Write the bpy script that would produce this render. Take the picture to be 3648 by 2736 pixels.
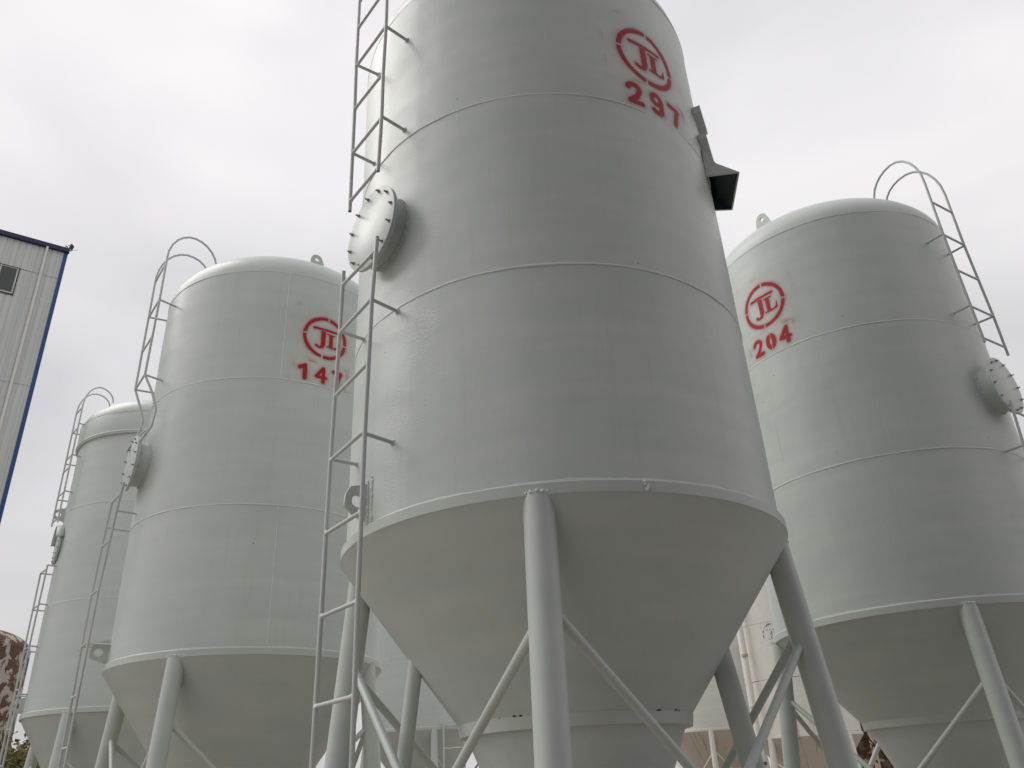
import bpy, bmesh, math, random
import numpy as np
from mathutils import Vector, Matrix, noise
random.seed(7)
R = math.radians
S = bpy.context.scene
COL = S.collection
for o in list(bpy.data.objects): bpy.data.objects.remove(o)

# ------------------------------------------------------------------ camera
cam = bpy.data.cameras.new('camera'); cam.sensor_width = 36.0; cam.lens = 36.0*2831.7/3648.0
cam.clip_start = 0.05; cam.clip_end = 4000
co = bpy.data.objects.new('camera', cam); COL.objects.link(co)
PITCH, ROLL = R(26.9617), R(-3.1331)
fw = Vector((0, math.cos(PITCH), math.sin(PITCH))); up = Vector((0, -math.sin(PITCH), math.cos(PITCH))); rt = Vector((1, 0, 0))
r2 = rt*math.cos(ROLL)+up*math.sin(ROLL); u2 = up*math.cos(ROLL)-rt*math.sin(ROLL)
EYE = 1.62
m = Matrix((r2, u2, -fw)).transposed().to_4x4(); m.translation = (0, 0, EYE)
co.matrix_world = m
S.camera = co

# ------------------------------------------------------------------ world: overcast sky
SUN_EL, SUN_AZ = 48.0, 166.0          # sun (behind cloud) stands to the left of the view
W = bpy.data.worlds.new('World'); S.world = W; W.use_nodes = True
wn, wl = W.node_tree.nodes, W.node_tree.links
wn.clear()
wo = wn.new('ShaderNodeOutputWorld'); bg = wn.new('ShaderNodeBackground'); wl.new(bg.outputs[0], wo.inputs[0])
sky = wn.new('ShaderNodeTexSky'); sky.sky_type = 'NISHITA'; sky.sun_disc = False
sky.sun_elevation = R(SUN_EL); sky.sun_rotation = R(90-SUN_AZ); sky.dust_density = 4.0
tc = wn.new('ShaderNodeTexCoord')
mp = wn.new('ShaderNodeMapping'); mp.inputs['Scale'].default_value = (1, 1, 2.4); mp.inputs['Rotation'].default_value = (R(20), R(-25), R(120)); mp.inputs['Location'].default_value = (3.1, 1.7, 0.4)
wl.new(tc.outputs['Generated'], mp.inputs[0])
n1 = wn.new('ShaderNodeTexNoise'); n1.inputs['Scale'].default_value = 2.3; n1.inputs['Detail'].default_value = 3.5; n1.inputs['Roughness'].default_value = 0.42; n1.inputs['Distortion'].default_value = 0.35
wl.new(mp.outputs[0], n1.inputs['Vector'])
cr = wn.new('ShaderNodeValToRGB')
cr.color_ramp.elements[0].position = 0.36; cr.color_ramp.elements[0].color = (0.715, 0.703, 0.725, 1)
cr.color_ramp.elements[1].position = 0.66; cr.color_ramp.elements[1].color = (0.91, 0.892, 0.898, 1)
wl.new(n1.outputs['Fac'], cr.inputs[0])
# Nishita light scaled down and mostly veiled by the cloud sheet
sc = wn.new('ShaderNodeMixRGB'); sc.blend_type = 'MULTIPLY'; sc.inputs[0].default_value = 1; sc.inputs[2].default_value = (0.10, 0.10, 0.10, 1)
wl.new(sky.outputs[0], sc.inputs[1])
mx = wn.new('ShaderNodeMixRGB'); mx.inputs[0].default_value = 0.95
wl.new(sc.outputs[0], mx.inputs[1]); wl.new(cr.outputs[0], mx.inputs[2])
sx_ = wn.new('ShaderNodeSeparateXYZ'); wl.new(tc.outputs['Generated'], sx_.inputs[0])
gr_ = wn.new('ShaderNodeMapRange'); gr_.interpolation_type = 'SMOOTHSTEP'; wl.new(sx_.outputs['Z'], gr_.inputs[0])
gr_.inputs[1].default_value = 0.0; gr_.inputs[2].default_value = 0.80; gr_.inputs[3].default_value = 0.78; gr_.inputs[4].default_value = 1.08
hg = wn.new('ShaderNodeMixRGB'); hg.blend_type = 'MULTIPLY'; hg.inputs[0].default_value = 1; wl.new(mx.outputs[0], hg.inputs[1]); wl.new(gr_.outputs[0], hg.inputs[2])
wl.new(hg.outputs[0], bg.inputs[0]); bg.inputs[1].default_value = 1.0

sun = bpy.data.lights.new('sun', 'SUN'); sun.energy = 1.42; sun.angle = R(38); sun.color = (1.0, 0.975, 0.94)
so = bpy.data.objects.new('sun', sun); COL.objects.link(so)
sd = Vector((math.cos(R(SUN_EL))*math.cos(R(SUN_AZ)), math.cos(R(SUN_EL))*math.sin(R(SUN_AZ)), math.sin(R(SUN_EL))))
so.rotation_euler = sd.to_track_quat('Z', 'Y').to_euler(); so.location = sd*60

S.view_settings.view_transform = 'Standard'; S.view_settings.look = 'None'
S.view_settings.exposure = 0.0; S.view_settings.gamma = 1.0; S.view_settings.use_curve_mapping = False
S.render.engine = 'CYCLES'

# ------------------------------------------------------------------ node helpers
def newmat(name):
    m = bpy.data.materials.new(name); m.use_nodes = True
    nt = m.node_tree; b = nt.nodes['Principled BSDF']
    return m, nt, b
def N(nt, t, **kw):
    n = nt.nodes.new(t)
    for k, v in kw.items():
        if k in n.inputs: n.inputs[k].default_value = v
        else: setattr(n, k, v)
    return n
def ramp(nt, src, stops):
    r = nt.nodes.new('ShaderNodeValToRGB'); e = r.color_ramp.elements
    while len(e) < len(stops): e.new(0.5)
    for i, (p, c) in enumerate(stops):
        e[i].position = p; e[i].color = (c, c, c, 1) if not hasattr(c, '__len__') else (*c, 1)
    nt.links.new(src, r.inputs[0]); return r
def mixc(nt, f, a, b, mode='MIX'):
    n = nt.nodes.new('ShaderNodeMixRGB'); n.blend_type = mode
    for i, x in enumerate((f, a, b)):
        if isinstance(x, (int, float)): n.inputs[i].default_value = x
        elif isinstance(x, tuple): n.inputs[i].default_value = (*x, 1)
        else: nt.links.new(x, n.inputs[i])
    return n.outputs[0]

def paint(name, col, rough=0.42, grime=0.5, pit=True, bump=0.12, spec=0.5, chips=False):
    """sprayed steel paint: mottled film, drips, faint relief of old pitting"""
    m, nt, b = newmat(name); L = nt.links
    t = N(nt, 'ShaderNodeTexCoord')
    big = N(nt, 'ShaderNodeTexNoise', Scale=0.9, Detail=4.0, Roughness=0.55); L.new(t.outputs['Object'], big.inputs['Vector'])
    mp = N(nt, 'ShaderNodeMapping'); mp.inputs['Scale'].default_value = (0.9, 0.9, 5.5); L.new(t.outputs['Object'], mp.inputs[0])
    band = N(nt, 'ShaderNodeTexNoise', Scale=1.3, Detail=3.0, Roughness=0.5); L.new(mp.outputs[0], band.inputs['Vector'])
    mv = N(nt, 'ShaderNodeMapping'); mv.inputs['Scale'].default_value = (9, 9, 0.35); L.new(t.outputs['Object'], mv.inputs[0])
    drip = N(nt, 'ShaderNodeTexNoise', Scale=2.2, Detail=5.0, Roughness=0.6); L.new(mv.outputs[0], drip.inputs['Vector'])
    fine = N(nt, 'ShaderNodeTexNoise', Scale=55.0, Detail=3.0, Roughness=0.6); L.new(t.outputs['Object'], fine.inputs['Vector'])
    c = mixc(nt, ramp(nt, big.outputs['Fac'], [(0.3, 0.0), (0.72, 1.0)]).outputs[0], tuple(x*(1-0.10*grime) for x in col), tuple(min(1, x*(1+0.05*grime)) for x in col))
    c = mixc(nt, ramp(nt, band.outputs['Fac'], [(0.35, 0.0), (0.68, 0.75*grime)]).outputs[0], c, (col[0]*0.84, col[1]*0.885, col[2]*0.885))
    c = mixc(nt, ramp(nt, drip.outputs['Fac'], [(0.54, 0.0), (0.80, 0.40*grime)]).outputs[0], c, (col[0]*0.80, col[1]*0.78, col[2]*0.70))
    if chips:
        vo = N(nt, 'ShaderNodeTexVoronoi', Scale=2.6); L.new(t.outputs['Object'], vo.inputs['Vector'])
        c = mixc(nt, ramp(nt, vo.outputs['Distance'], [(0.014, 0.75), (0.026, 0.0)]).outputs[0], c, (0.12, 0.11, 0.09))
    L.new(c, b.inputs['Base Color'])
    rr = ramp(nt, big.outputs['Fac'], [(0.3, rough-0.06), (0.7, rough+0.10)]); L.new(rr.outputs[0], b.inputs['Roughness'])
    b.inputs['Specular IOR Level'].default_value = spec
    # relief: one height field (film texture + hammered unevenness + pitting belt + weld spatter)
    def mul(x, k):
        q = N(nt, 'ShaderNodeMath', operation='MULTIPLY'); L.new(x, q.inputs[0])
        if isinstance(k, (int, float)): q.inputs[1].default_value = k
        else: L.new(k, q.inputs[1])
        return q.outputs[0]
    def add(x, y):
        q = N(nt, 'ShaderNodeMath', operation='ADD'); L.new(x, q.inputs[0]); L.new(y, q.inputs[1]); return q.outputs[0]
    h = add(mul(fine.outputs['Fac'], 0.004*bump), mul(big.outputs['Fac'], 0.014))
    if pit:
        sep = N(nt, 'ShaderNodeVectorMath', operation='DOT_PRODUCT'); L.new(t.outputs['Object'], sep.inputs[0]); sep.inputs[1].default_value = (math.cos(R(-126)), math.sin(R(-126)), 0)
        mr = N(nt, 'ShaderNodeMapRange'); L.new(sep.outputs['Value'], mr.inputs[0]); mr.inputs[1].default_value = 1.45; mr.inputs[2].default_value = 1.51
        pz = N(nt, 'ShaderNodeTexNoise', Scale=2.2, Detail=4.0); L.new(t.outputs['Object'], pz.inputs['Vector'])
        msk = mul(mr.outputs[0], ramp(nt, pz.outputs['Fac'], [(0.45, 0.0), (0.62, 1.0)]).outputs[0])
        pt = N(nt, 'ShaderNodeTexNoise', Scale=85.0, Detail=3.0, Roughness=0.55); L.new(t.outputs['Object'], pt.inputs['Vector'])
        h = add(h, mul(mul(ramp(nt, pt.outputs['Fac'], [(0.46, 0.0), (0.66, 1.0)]).outputs[0], msk), 0.0010))
    bb = N(nt, 'ShaderNodeBump', Strength=1.0, Distance=1.0); L.new(h, bb.inputs['Height'])
    L.new(bb.outputs[0], b.inputs['Normal'])
    return m

GREY = (0.622, 0.655, 0.620)
M = {}
M['shell'] = paint('silo_paint', GREY, rough=0.37, pit=False, chips=True, grime=0.75)
M['cone'] = paint('hopper_paint', GREY, rough=0.4, pit=False, grime=0.75)
M['shell_pitted'] = paint('silo_paint_pitted', GREY, rough=0.36, chips=True, grime=0.8)
M['steel'] = paint('silo_steel_paint', (0.586, 0.616, 0.576), rough=0.40, pit=False, grime=0.6, bump=0.18)
M['tube'] = paint('ladder_paint', (0.60, 0.615, 0.60), rough=0.42, pit=False, grime=0.6, bump=0.15)
M['weld'] = paint('weld_paint_lit', (0.74, 0.76, 0.73), rough=0.45, pit=False, grime=0.8, bump=0.7)  # lighter than the shell: highlight along the beads put into the colour
M['cream'] = paint('cream_paint', (0.76, 0.75, 0.69), rough=0.5, pit=False, grime=0.8)

def flat(name, col, rough=0.6, metal=0.0, var=0.12, scale=6.0, bump=0.1):
    m, nt, b = newmat(name); L = nt.links
    t = N(nt, 'ShaderNodeTexCoord'); n = N(nt, 'ShaderNodeTexNoise', Scale=scale, Detail=5.0, Roughness=0.6); L.new(t.outputs['Object'], n.inputs['Vector'])
    L.new(mixc(nt, n.outputs['Fac'], tuple(x*(1-var) for x in col), tuple(min(1, x*(1+var)) for x in col)), b.inputs['Base Color'])
    b.inputs['Roughness'].default_value = rough; b.inputs['Metallic'].default_value = metal
    bp = N(nt, 'ShaderNodeBump', Strength=bump, Distance=0.01); L.new(n.outputs['Fac'], bp.inputs['Height']); L.new(bp.outputs[0], b.inputs['Normal'])
    return m
M['shade_wall'] = flat('shade_hall_wall', (0.08, 0.075, 0.062), 0.8)  # very dark, so the added hall shades the silo fronts
M['dark'] = flat('hole_black', (0.018, 0.019, 0.018), 0.8)
M['bolt'] = flat('bolt_steel', (0.30, 0.305, 0.30), 0.5, 0.1)
M['hood'] = flat('hood_sheet', (0.55, 0.57, 0.56), 0.5)
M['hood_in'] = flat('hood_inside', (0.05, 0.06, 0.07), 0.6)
M['panel'] = None
M['blue'] = flat('blue_trim', (0.016, 0.062, 0.21), 0.45, var=0.08)
M['navy'] = flat('navy_gutter', (0.014, 0.02, 0.075), 0.5, var=0.1)
M['pvc'] = flat('pvc_pipe', (0.74, 0.71, 0.65), 0.5, var=0.08)
M['frame_white'] = flat('window_frame_white', (0.62, 0.63, 0.62), 0.4, var=0.05)
M['frame_dark'] = flat('window_trim_dark', (0.03, 0.033, 0.032), 0.5)
M['bark'] = flat('bark', (0.055, 0.045, 0.036), 0.9, scale=14)
M['black_metal'] = flat('lamp_black', (0.02, 0.02, 0.022), 0.5)

def leafmat(name, c1, c2):
    m, nt, b = newmat(name); L = nt.links
    t = N(nt, 'ShaderNodeTexCoord'); n = N(nt, 'ShaderNodeTexNoise', Scale=3.0, Detail=3.0); L.new(t.outputs['Object'], n.inputs['Vector'])
    L.new(mixc(nt, n.outputs['Fac'], c1, c2), b.inputs['Base Color']); b.inputs['Roughness'].default_value = 0.65
    return m
M['leaf'] = leafmat('leaf_olive', (0.12, 0.115, 0.035), (0.25, 0.215, 0.07))
M['leaf_dark'] = leafmat('leaf_dark', (0.03, 0.036, 0.02), (0.07, 0.07, 0.035))

def glassmat():
    m, nt, b = newmat('window_glass')
    b.inputs['Base Color'].default_value = (0.045, 0.055, 0.05, 1); b.inputs['Roughness'].default_value = 0.12; b.inputs['Specular IOR Level'].default_value = 0.6
    return m
M['glass'] = glassmat()

def panelmat():
    m, nt, b = newmat('wall_panel_sheet'); L = nt.links
    t = N(nt, 'ShaderNodeTexCoord'); mv = N(nt, 'ShaderNodeMapping'); mv.inputs['Scale'].default_value = (3.0, 3.0, 0.12); L.new(t.outputs['Object'], mv.inputs[0])
    n = N(nt, 'ShaderNodeTexNoise', Scale=2.5, Detail=6.0, Roughness=0.65); L.new(mv.outputs[0], n.inputs['Vector'])
    L.new(mixc(nt, ramp(nt, n.outputs['Fac'], [(0.35, 0.0), (0.75, 1.0)]).outputs[0], (0.62, 0.65, 0.63), (0.53, 0.555, 0.54)), b.inputs['Base Color'])
    b.inputs['Roughness'].default_value = 0.5
    return m
M['panel'] = panelmat()

def rusty(name, paintc, amount, streak):
    """old paint breaking away over brown rust (amount) and run-down streaks (streak)"""
    m, nt, b = newmat(name); L = nt.links
    t = N(nt, 'ShaderNodeTexCoord')
    n = N(nt, 'ShaderNodeTexNoise', Scale=3.4, Detail=9.0, Roughness=0.62, Distortion=0.6); L.new(t.outputs['Object'], n.inputs['Vector'])
    mask = ramp(nt, n.outputs['Fac'], [(0.62-amount*0.28, 0.0), (0.64-amount*0.28, 1.0)])
    n2 = N(nt, 'ShaderNodeTexNoise', Scale=7.0, Detail=6.0); L.new(t.outputs['Object'], n2.inputs['Vector'])
    rust = mixc(nt, n2.outputs['Fac'], (0.05, 0.026, 0.017), (0.18, 0.08, 0.042))
    fl = N(nt, 'ShaderNodeVectorMath', operation='MULTIPLY'); L.new(t.outputs['Object'], fl.inputs[0]); fl.inputs[1].default_value = (1, 1, 0)
    nm = N(nt, 'ShaderNodeVectorMath', operation='NORMALIZE'); L.new(fl.outputs[0], nm.inputs[0])
    hz_ = N(nt, 'ShaderNodeVectorMath', operation='MULTIPLY_ADD'); L.new(t.outputs['Object'], hz_.inputs[0]); hz_.inputs[1].default_value = (0, 0, 0.045); L.new(nm.outputs[0], hz_.inputs[2])
    ns = N(nt, 'ShaderNodeTexNoise', Scale=13.0, Detail=6.0, Roughness=0.6); L.new(hz_.outputs[0], ns.inputs['Vector'])
    st = ramp(nt, ns.outputs['Fac'], [(0.60, 0.0), (0.74, streak)])
    pc = mixc(nt, n2.outputs['Fac'], tuple(x*0.86 for x in paintc), paintc)
    pc = mixc(nt, st.outputs[0], pc, (0.30, 0.125, 0.035))
    L.new(mixc(nt, mask.outputs[0], pc, rust), b.inputs['Base Color'])
    b.inputs['Roughness'].default_value = 0.65
    bp = N(nt, 'ShaderNodeBump', Strength=0.5, Distance=0.008, invert=True); L.new(mask.outputs[0], bp.inputs['Height']); L.new(bp.outputs[0], b.inputs['Normal'])
    return m
M['oldwhite'] = rusty('old_white_paint', (0.80, 0.775, 0.715), -0.45, 0.8)
M['oldcone'] = rusty('rust_streaked_paint', (0.66, 0.58, 0.50), -0.3, 0.95)
M['rustline'] = rusty('rusted_weld', (0.62, 0.50, 0.36), 0.35, 0.8)
M['peeling'] = rusty('peeling_paint', (0.50, 0.445, 0.39), 0.46, 0.5)
M['brown'] = rusty('brown_rust', (0.24, 0.19, 0.16), 0.55, 0.5)

def groundmat():
    m, nt, b = newmat('yard_concrete'); L = nt.links
    t = N(nt, 'ShaderNodeTexCoord'); n = N(nt, 'ShaderNodeTexNoise', Scale=0.35, Detail=8.0, Roughness=0.65); L.new(t.outputs['Object'], n.inputs['Vector'])
    L.new(mixc(nt, n.outputs['Fac'], (0.165, 0.15, 0.128), (0.365, 0.335, 0.29)), b.inputs['Base Color']); b.inputs['Roughness'].default_value = 0.9
    bp = N(nt, 'ShaderNodeBump', Strength=0.4, Distance=0.02); L.new(n.outputs['Fac'], bp.inputs['Height']); L.new(bp.outputs[0], b.inputs['Normal'])
    return m
M['ground'] = groundmat()

def spraymat(name, col, thin):
    m, nt, b = newmat(name); L = nt.links
    out = nt.nodes['Material Output']
    a = N(nt, 'ShaderNodeAttribute', attribute_name='spray')
    t = N(nt, 'ShaderNodeTexCoord'); n = N(nt, 'ShaderNodeTexNoise', Scale=18.0, Detail=4.0); L.new(t.outputs['Object'], n.inputs['Vector'])
    cc = mixc(nt, n.outputs['Fac'], tuple(x*0.85 for x in col), tuple(min(1, x*1.15) for x in col))
    L.new(mixc(nt, ramp(nt, a.outputs['Fac'], [(0.15, 0.0), (0.8, 1.0)]).outputs[0], thin, cc), b.inputs['Base Color'])
    b.inputs['Roughness'].default_value = 0.6; b.inputs['Specular IOR Level'].default_value = 0.25
    tr = N(nt, 'ShaderNodeBsdfTransparent'); ms = N(nt, 'ShaderNodeMixShader')
    L.new(a.outputs['Fac'], ms.inputs[0]); L.new(tr.outputs[0], ms.inputs[1]); L.new(b.outputs[0], ms.inputs[2]); L.new(ms.outputs[0], out.inputs[0])
    return m
M['red'] = spraymat('red_spray', (0.44, 0.012, 0.027), (0.66, 0.24, 0.24))
M['faded'] = spraymat('faded_spray', (0.07, 0.055, 0.05), (0.12, 0.10, 0.09))

# ------------------------------------------------------------------ mesh helpers
STUFF = {'weld', 'stem'}
def mobj(name, verts, faces, mat, parent=None, loc=None, smooth=True, angle=40):
    me = bpy.data.meshes.new(name); me.from_pydata([tuple(v) for v in verts], [], faces); me.update()
    if smooth:
        me.shade_smooth(); me.set_sharp_from_angle(angle=R(angle))
    if mat: me.materials.append(mat)
    o = bpy.data.objects.new(name, me); COL.objects.link(o)
    if name in STUFF: o['kind'] = 'stuff'
    if parent: o.parent = parent
    if loc is not None: o.location = loc
    return o
def empty(name, loc, parent=None):
    o = bpy.data.objects.new(name, None); COL.objects.link(o); o.location = loc
    o.empty_display_size = 0.3
    if parent: o.parent = parent
    return o
def tag(o, label, cat, group=None):
    o['label'] = label; o['category'] = cat
    if group: o['group'] = group
    return o
def merge(parts):
    V, F = [], []
    for v, f in parts:
        k = len(V); V += list(v); F += [tuple(i+k for i in q) for q in f]
    return V, F
def tube(path, rad, n=12, hollow=False, cap=True, jit=0.0, seed=0):
    P = [Vector(p) for p in path]; k = len(P)
    rads = rad if hasattr(rad, '__len__') else [rad]*k
    V, F = [], []
    t0 = (P[1]-P[0]).normalized(); a = t0.orthogonal().normalized()
    frames = []
    for i in range(k):
        t = (P[min(i+1, k-1)]-P[max(i-1, 0)]).normalized()
        a = (a-t*a.dot(t)).normalized(); b = t.cross(a); frames.append((a, b))
    def shell(scale, flip):
        base = len(V)
        for i in range(k):
            a, b = frames[i]
            for j in range(n):
                th = 2*math.pi*j/n; rr = rads[i]*scale
                if jit: rr *= 1+jit*noise.noise(Vector((i*0.7+seed, j*1.3, seed*2.1)))
                V.append(P[i]+(a*math.cos(th)+b*math.sin(th))*rr)
        for i in range(k-1):
            for j in range(n):
                q = (base+i*n+j, base+i*n+(j+1) % n, base+(i+1)*n+(j+1) % n, base+(i+1)*n+j)
                F.append(q[::-1] if flip else q)
        return base
    o = shell(1.0, False)
    if hollow:
        i0 = shell(0.74, True); e = (k-1)*n
        for j in range(n):
            j2 = (j+1) % n
            F.append((o+j2, o+j, i0+j, i0+j2)); F.append((o+e+j, o+e+j2, i0+e+j2, i0+e+j))
    elif cap:
        F.append(tuple(o+j for j in range(n))[::-1]); F.append(tuple(o+(k-1)*n+j for j in range(n)))
    return V, F
def lathe(prof, n=128, wob=0.0, seed=0.0, closed=False):
    """revolve (r, z) pairs about the z axis; wob = low-frequency unevenness in metres"""
    V, F = [], []
    for r, z in prof:
        for j in range(n):
            th = 2*math.pi*j/n; rr = r
            if wob and r > 0.05:
                c = Vector((math.cos(th)*2.2, math.sin(th)*2.2, z*1.1+seed))
                rr += wob*(noise.noise(c)+0.5*noise.noise(c*2.7))
            V.append((rr*math.cos(th), rr*math.sin(th), z))
    k = len(prof)
    for i in range(k if closed else k-1):
        i2 = (i+1) % k
        for j in range(n):
            F.append((i*n+j, i*n+(j+1) % n, i2*n+(j+1) % n, i2*n+j))
    return V, F
def bead(radius, z, r=0.011, n=260, seed=1.0, az0=0.0, az1=360.0, jit=0.5):
    """an uneven weld bead running round a shell"""
    full = abs(az1-az0) >= 359.9; V, F = [], []; s = 6
    for i in range(n):
        th = R(az0+(az1-az0)*i/(n if full else n-1))
        w = 1+jit*noise.noise(Vector((i*0.37, seed*3.1, 0)))+0.6*jit*noise.noise(Vector((i*0.11, seed*7.7, 2)))
        dz = 0.006*noise.noise(Vector((i*0.06, seed, 5)))+0.003*noise.noise(Vector((i*0.5, seed, 9)))
        for j in range(s):
            ph = 2*math.pi*j/s
            rr = radius+math.cos(ph)*r*0.6*w; V.append((rr*math.cos(th), rr*math.sin(th), z+dz+math.sin(ph)*r*w))
    for i in range(n if full else n-1):
        i2 = (i+1) % n
        for j in range(s): F.append((i*s+j, i2*s+j, i2*s+(j+1) % s, i*s+(j+1) % s))
    return V, F
def vbead(radius, az, z0, z1, r=0.006, seed=2.0):
    n = int((z1-z0)/0.03); P = []; rr = []
    for i in range(n+1):
        z = z0+(z1-z0)*i/n; a = R(az)+0.003*noise.noise(Vector((z*2, seed, 0)))
        P.append((radius*math.cos(a), radius*math.sin(a), z)); rr.append(r*(1+0.6*noise.noise(Vector((z*9, seed, 3)))))
    return tube(P, rr, 6)
def box(c, x, y, z, hx, hy, hz):
    """box with centre c, half extents along unit axes x, y, z"""
    c, x, y, z = map(Vector, (c, x, y, z)); V = []
    for sx in (-1, 1):
        for sy in (-1, 1):
            for sz in (-1, 1): V.append(c+x*sx*hx+y*sy*hy+z*sz*hz)
    F = [(0, 1, 3, 2), (4, 6, 7, 5), (0, 4, 5, 1), (2, 3, 7, 6), (0, 2, 6, 4), (1, 5, 7, 3)]
    return V, F
def cyl_pt(az, r, z): return Vector((r*math.cos(R(az)), r*math.sin(R(az)), z))
def blob(c, r, seed):
    """a lump of weld metal"""
    V, F = [], []; c = Vector(c); nu, nv = 7, 5
    for i in range(nv+1):
        ph = math.pi*i/nv
        for j in range(nu):
            th = 2*math.pi*j/nu; d = Vector((math.sin(ph)*math.cos(th), math.sin(ph)*math.sin(th), math.cos(ph)))
            V.append(c+d*r*(1+0.45*noise.noise(d*2.3+Vector((seed, 0, 0)))))
    for i in range(nv):
        for j in range(nu): F.append((i*nu+j, (i+1)*nu+j, (i+1)*nu+(j+1) % nu, i*nu+(j+1) % nu))
    return V, F

# ------------------------------------------------------------------ stencilled emblem
def seg_d(u, v, ax, ay, bx, by):
    dx, dy = bx-ax, by-ay; t = np.clip(((u-ax)*dx+(v-ay)*dy)/(dx*dx+dy*dy+1e-12), 0, 1)
    return np.hypot(u-ax-t*dx, v-ay-t*dy)
def poly_d(u, v, pts, w):
    d = np.full(u.shape, 9.0)
    for (a, b) in zip(pts[:-1], pts[1:]): d = np.minimum(d, seg_d(u, v, *a, *b))
    return d-w
def arc(cx, cy, rx, ry, a0, a1, n=16):
    return [(cx+rx*math.cos(R(a0+(a1-a0)*i/n)), cy+ry*math.sin(R(a0+(a1-a0)*i/n))) for i in range(n+1)]
def taper_d(u, v, pts, ws):
    d = np.full(u.shape, 9.0)
    for i in range(len(pts)-1):
        ax, ay = pts[i]; bx, by = pts[i+1]; dx, dy = bx-ax, by-ay
        t = np.clip(((u-ax)*dx+(v-ay)*dy)/(dx*dx+dy*dy+1e-12), 0, 1)
        d = np.minimum(d, np.hypot(u-ax-t*dx, v-ay-t*dy)-(ws[i]+(ws[i+1]-ws[i])*t))
    return d
def digit_d(ch, u, v):
    w = 0.0230
    if ch == '2': return poly_d(u, v, arc(0.0, 0.045, 0.052, 0.045, 170, -25)+[(0.02, -0.03), (-0.045, -0.088), (0.065, -0.088)], w)
    if ch == '9': return np.minimum(poly_d(u, v, arc(0, 0.045, 0.048, 0.05, 0, 360), w), poly_d(u, v, [(0.05, 0.04), (0.045, -0.03)]+arc(-0.005, -0.045, 0.05, 0.045, 0, -140), w))
    if ch == '7': return poly_d(u, v, [(-0.055, 0.085), (0.055, 0.085), (0.02, 0.0), (-0.005, -0.09)], w)
    if ch == '1': return poly_d(u, v, [(-0.05, 0.05), (0.01, 0.085), (0.01, -0.09)], w+0.002)
    if ch == '4':
        d = np.minimum(poly_d(u, v, [(0.028, 0.09), (0.028, -0.09)], w), poly_d(u, v, [(0.02, 0.085), (-0.062, -0.035), (0.062, -0.035)], 0.021)); return d
    if ch == '0':
        d = poly_d(u, v, arc(0, 0, 0.045, 0.075, 0, 360, 28), 0.027); return np.maximum(d, 0.006-np.abs(u))
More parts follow.
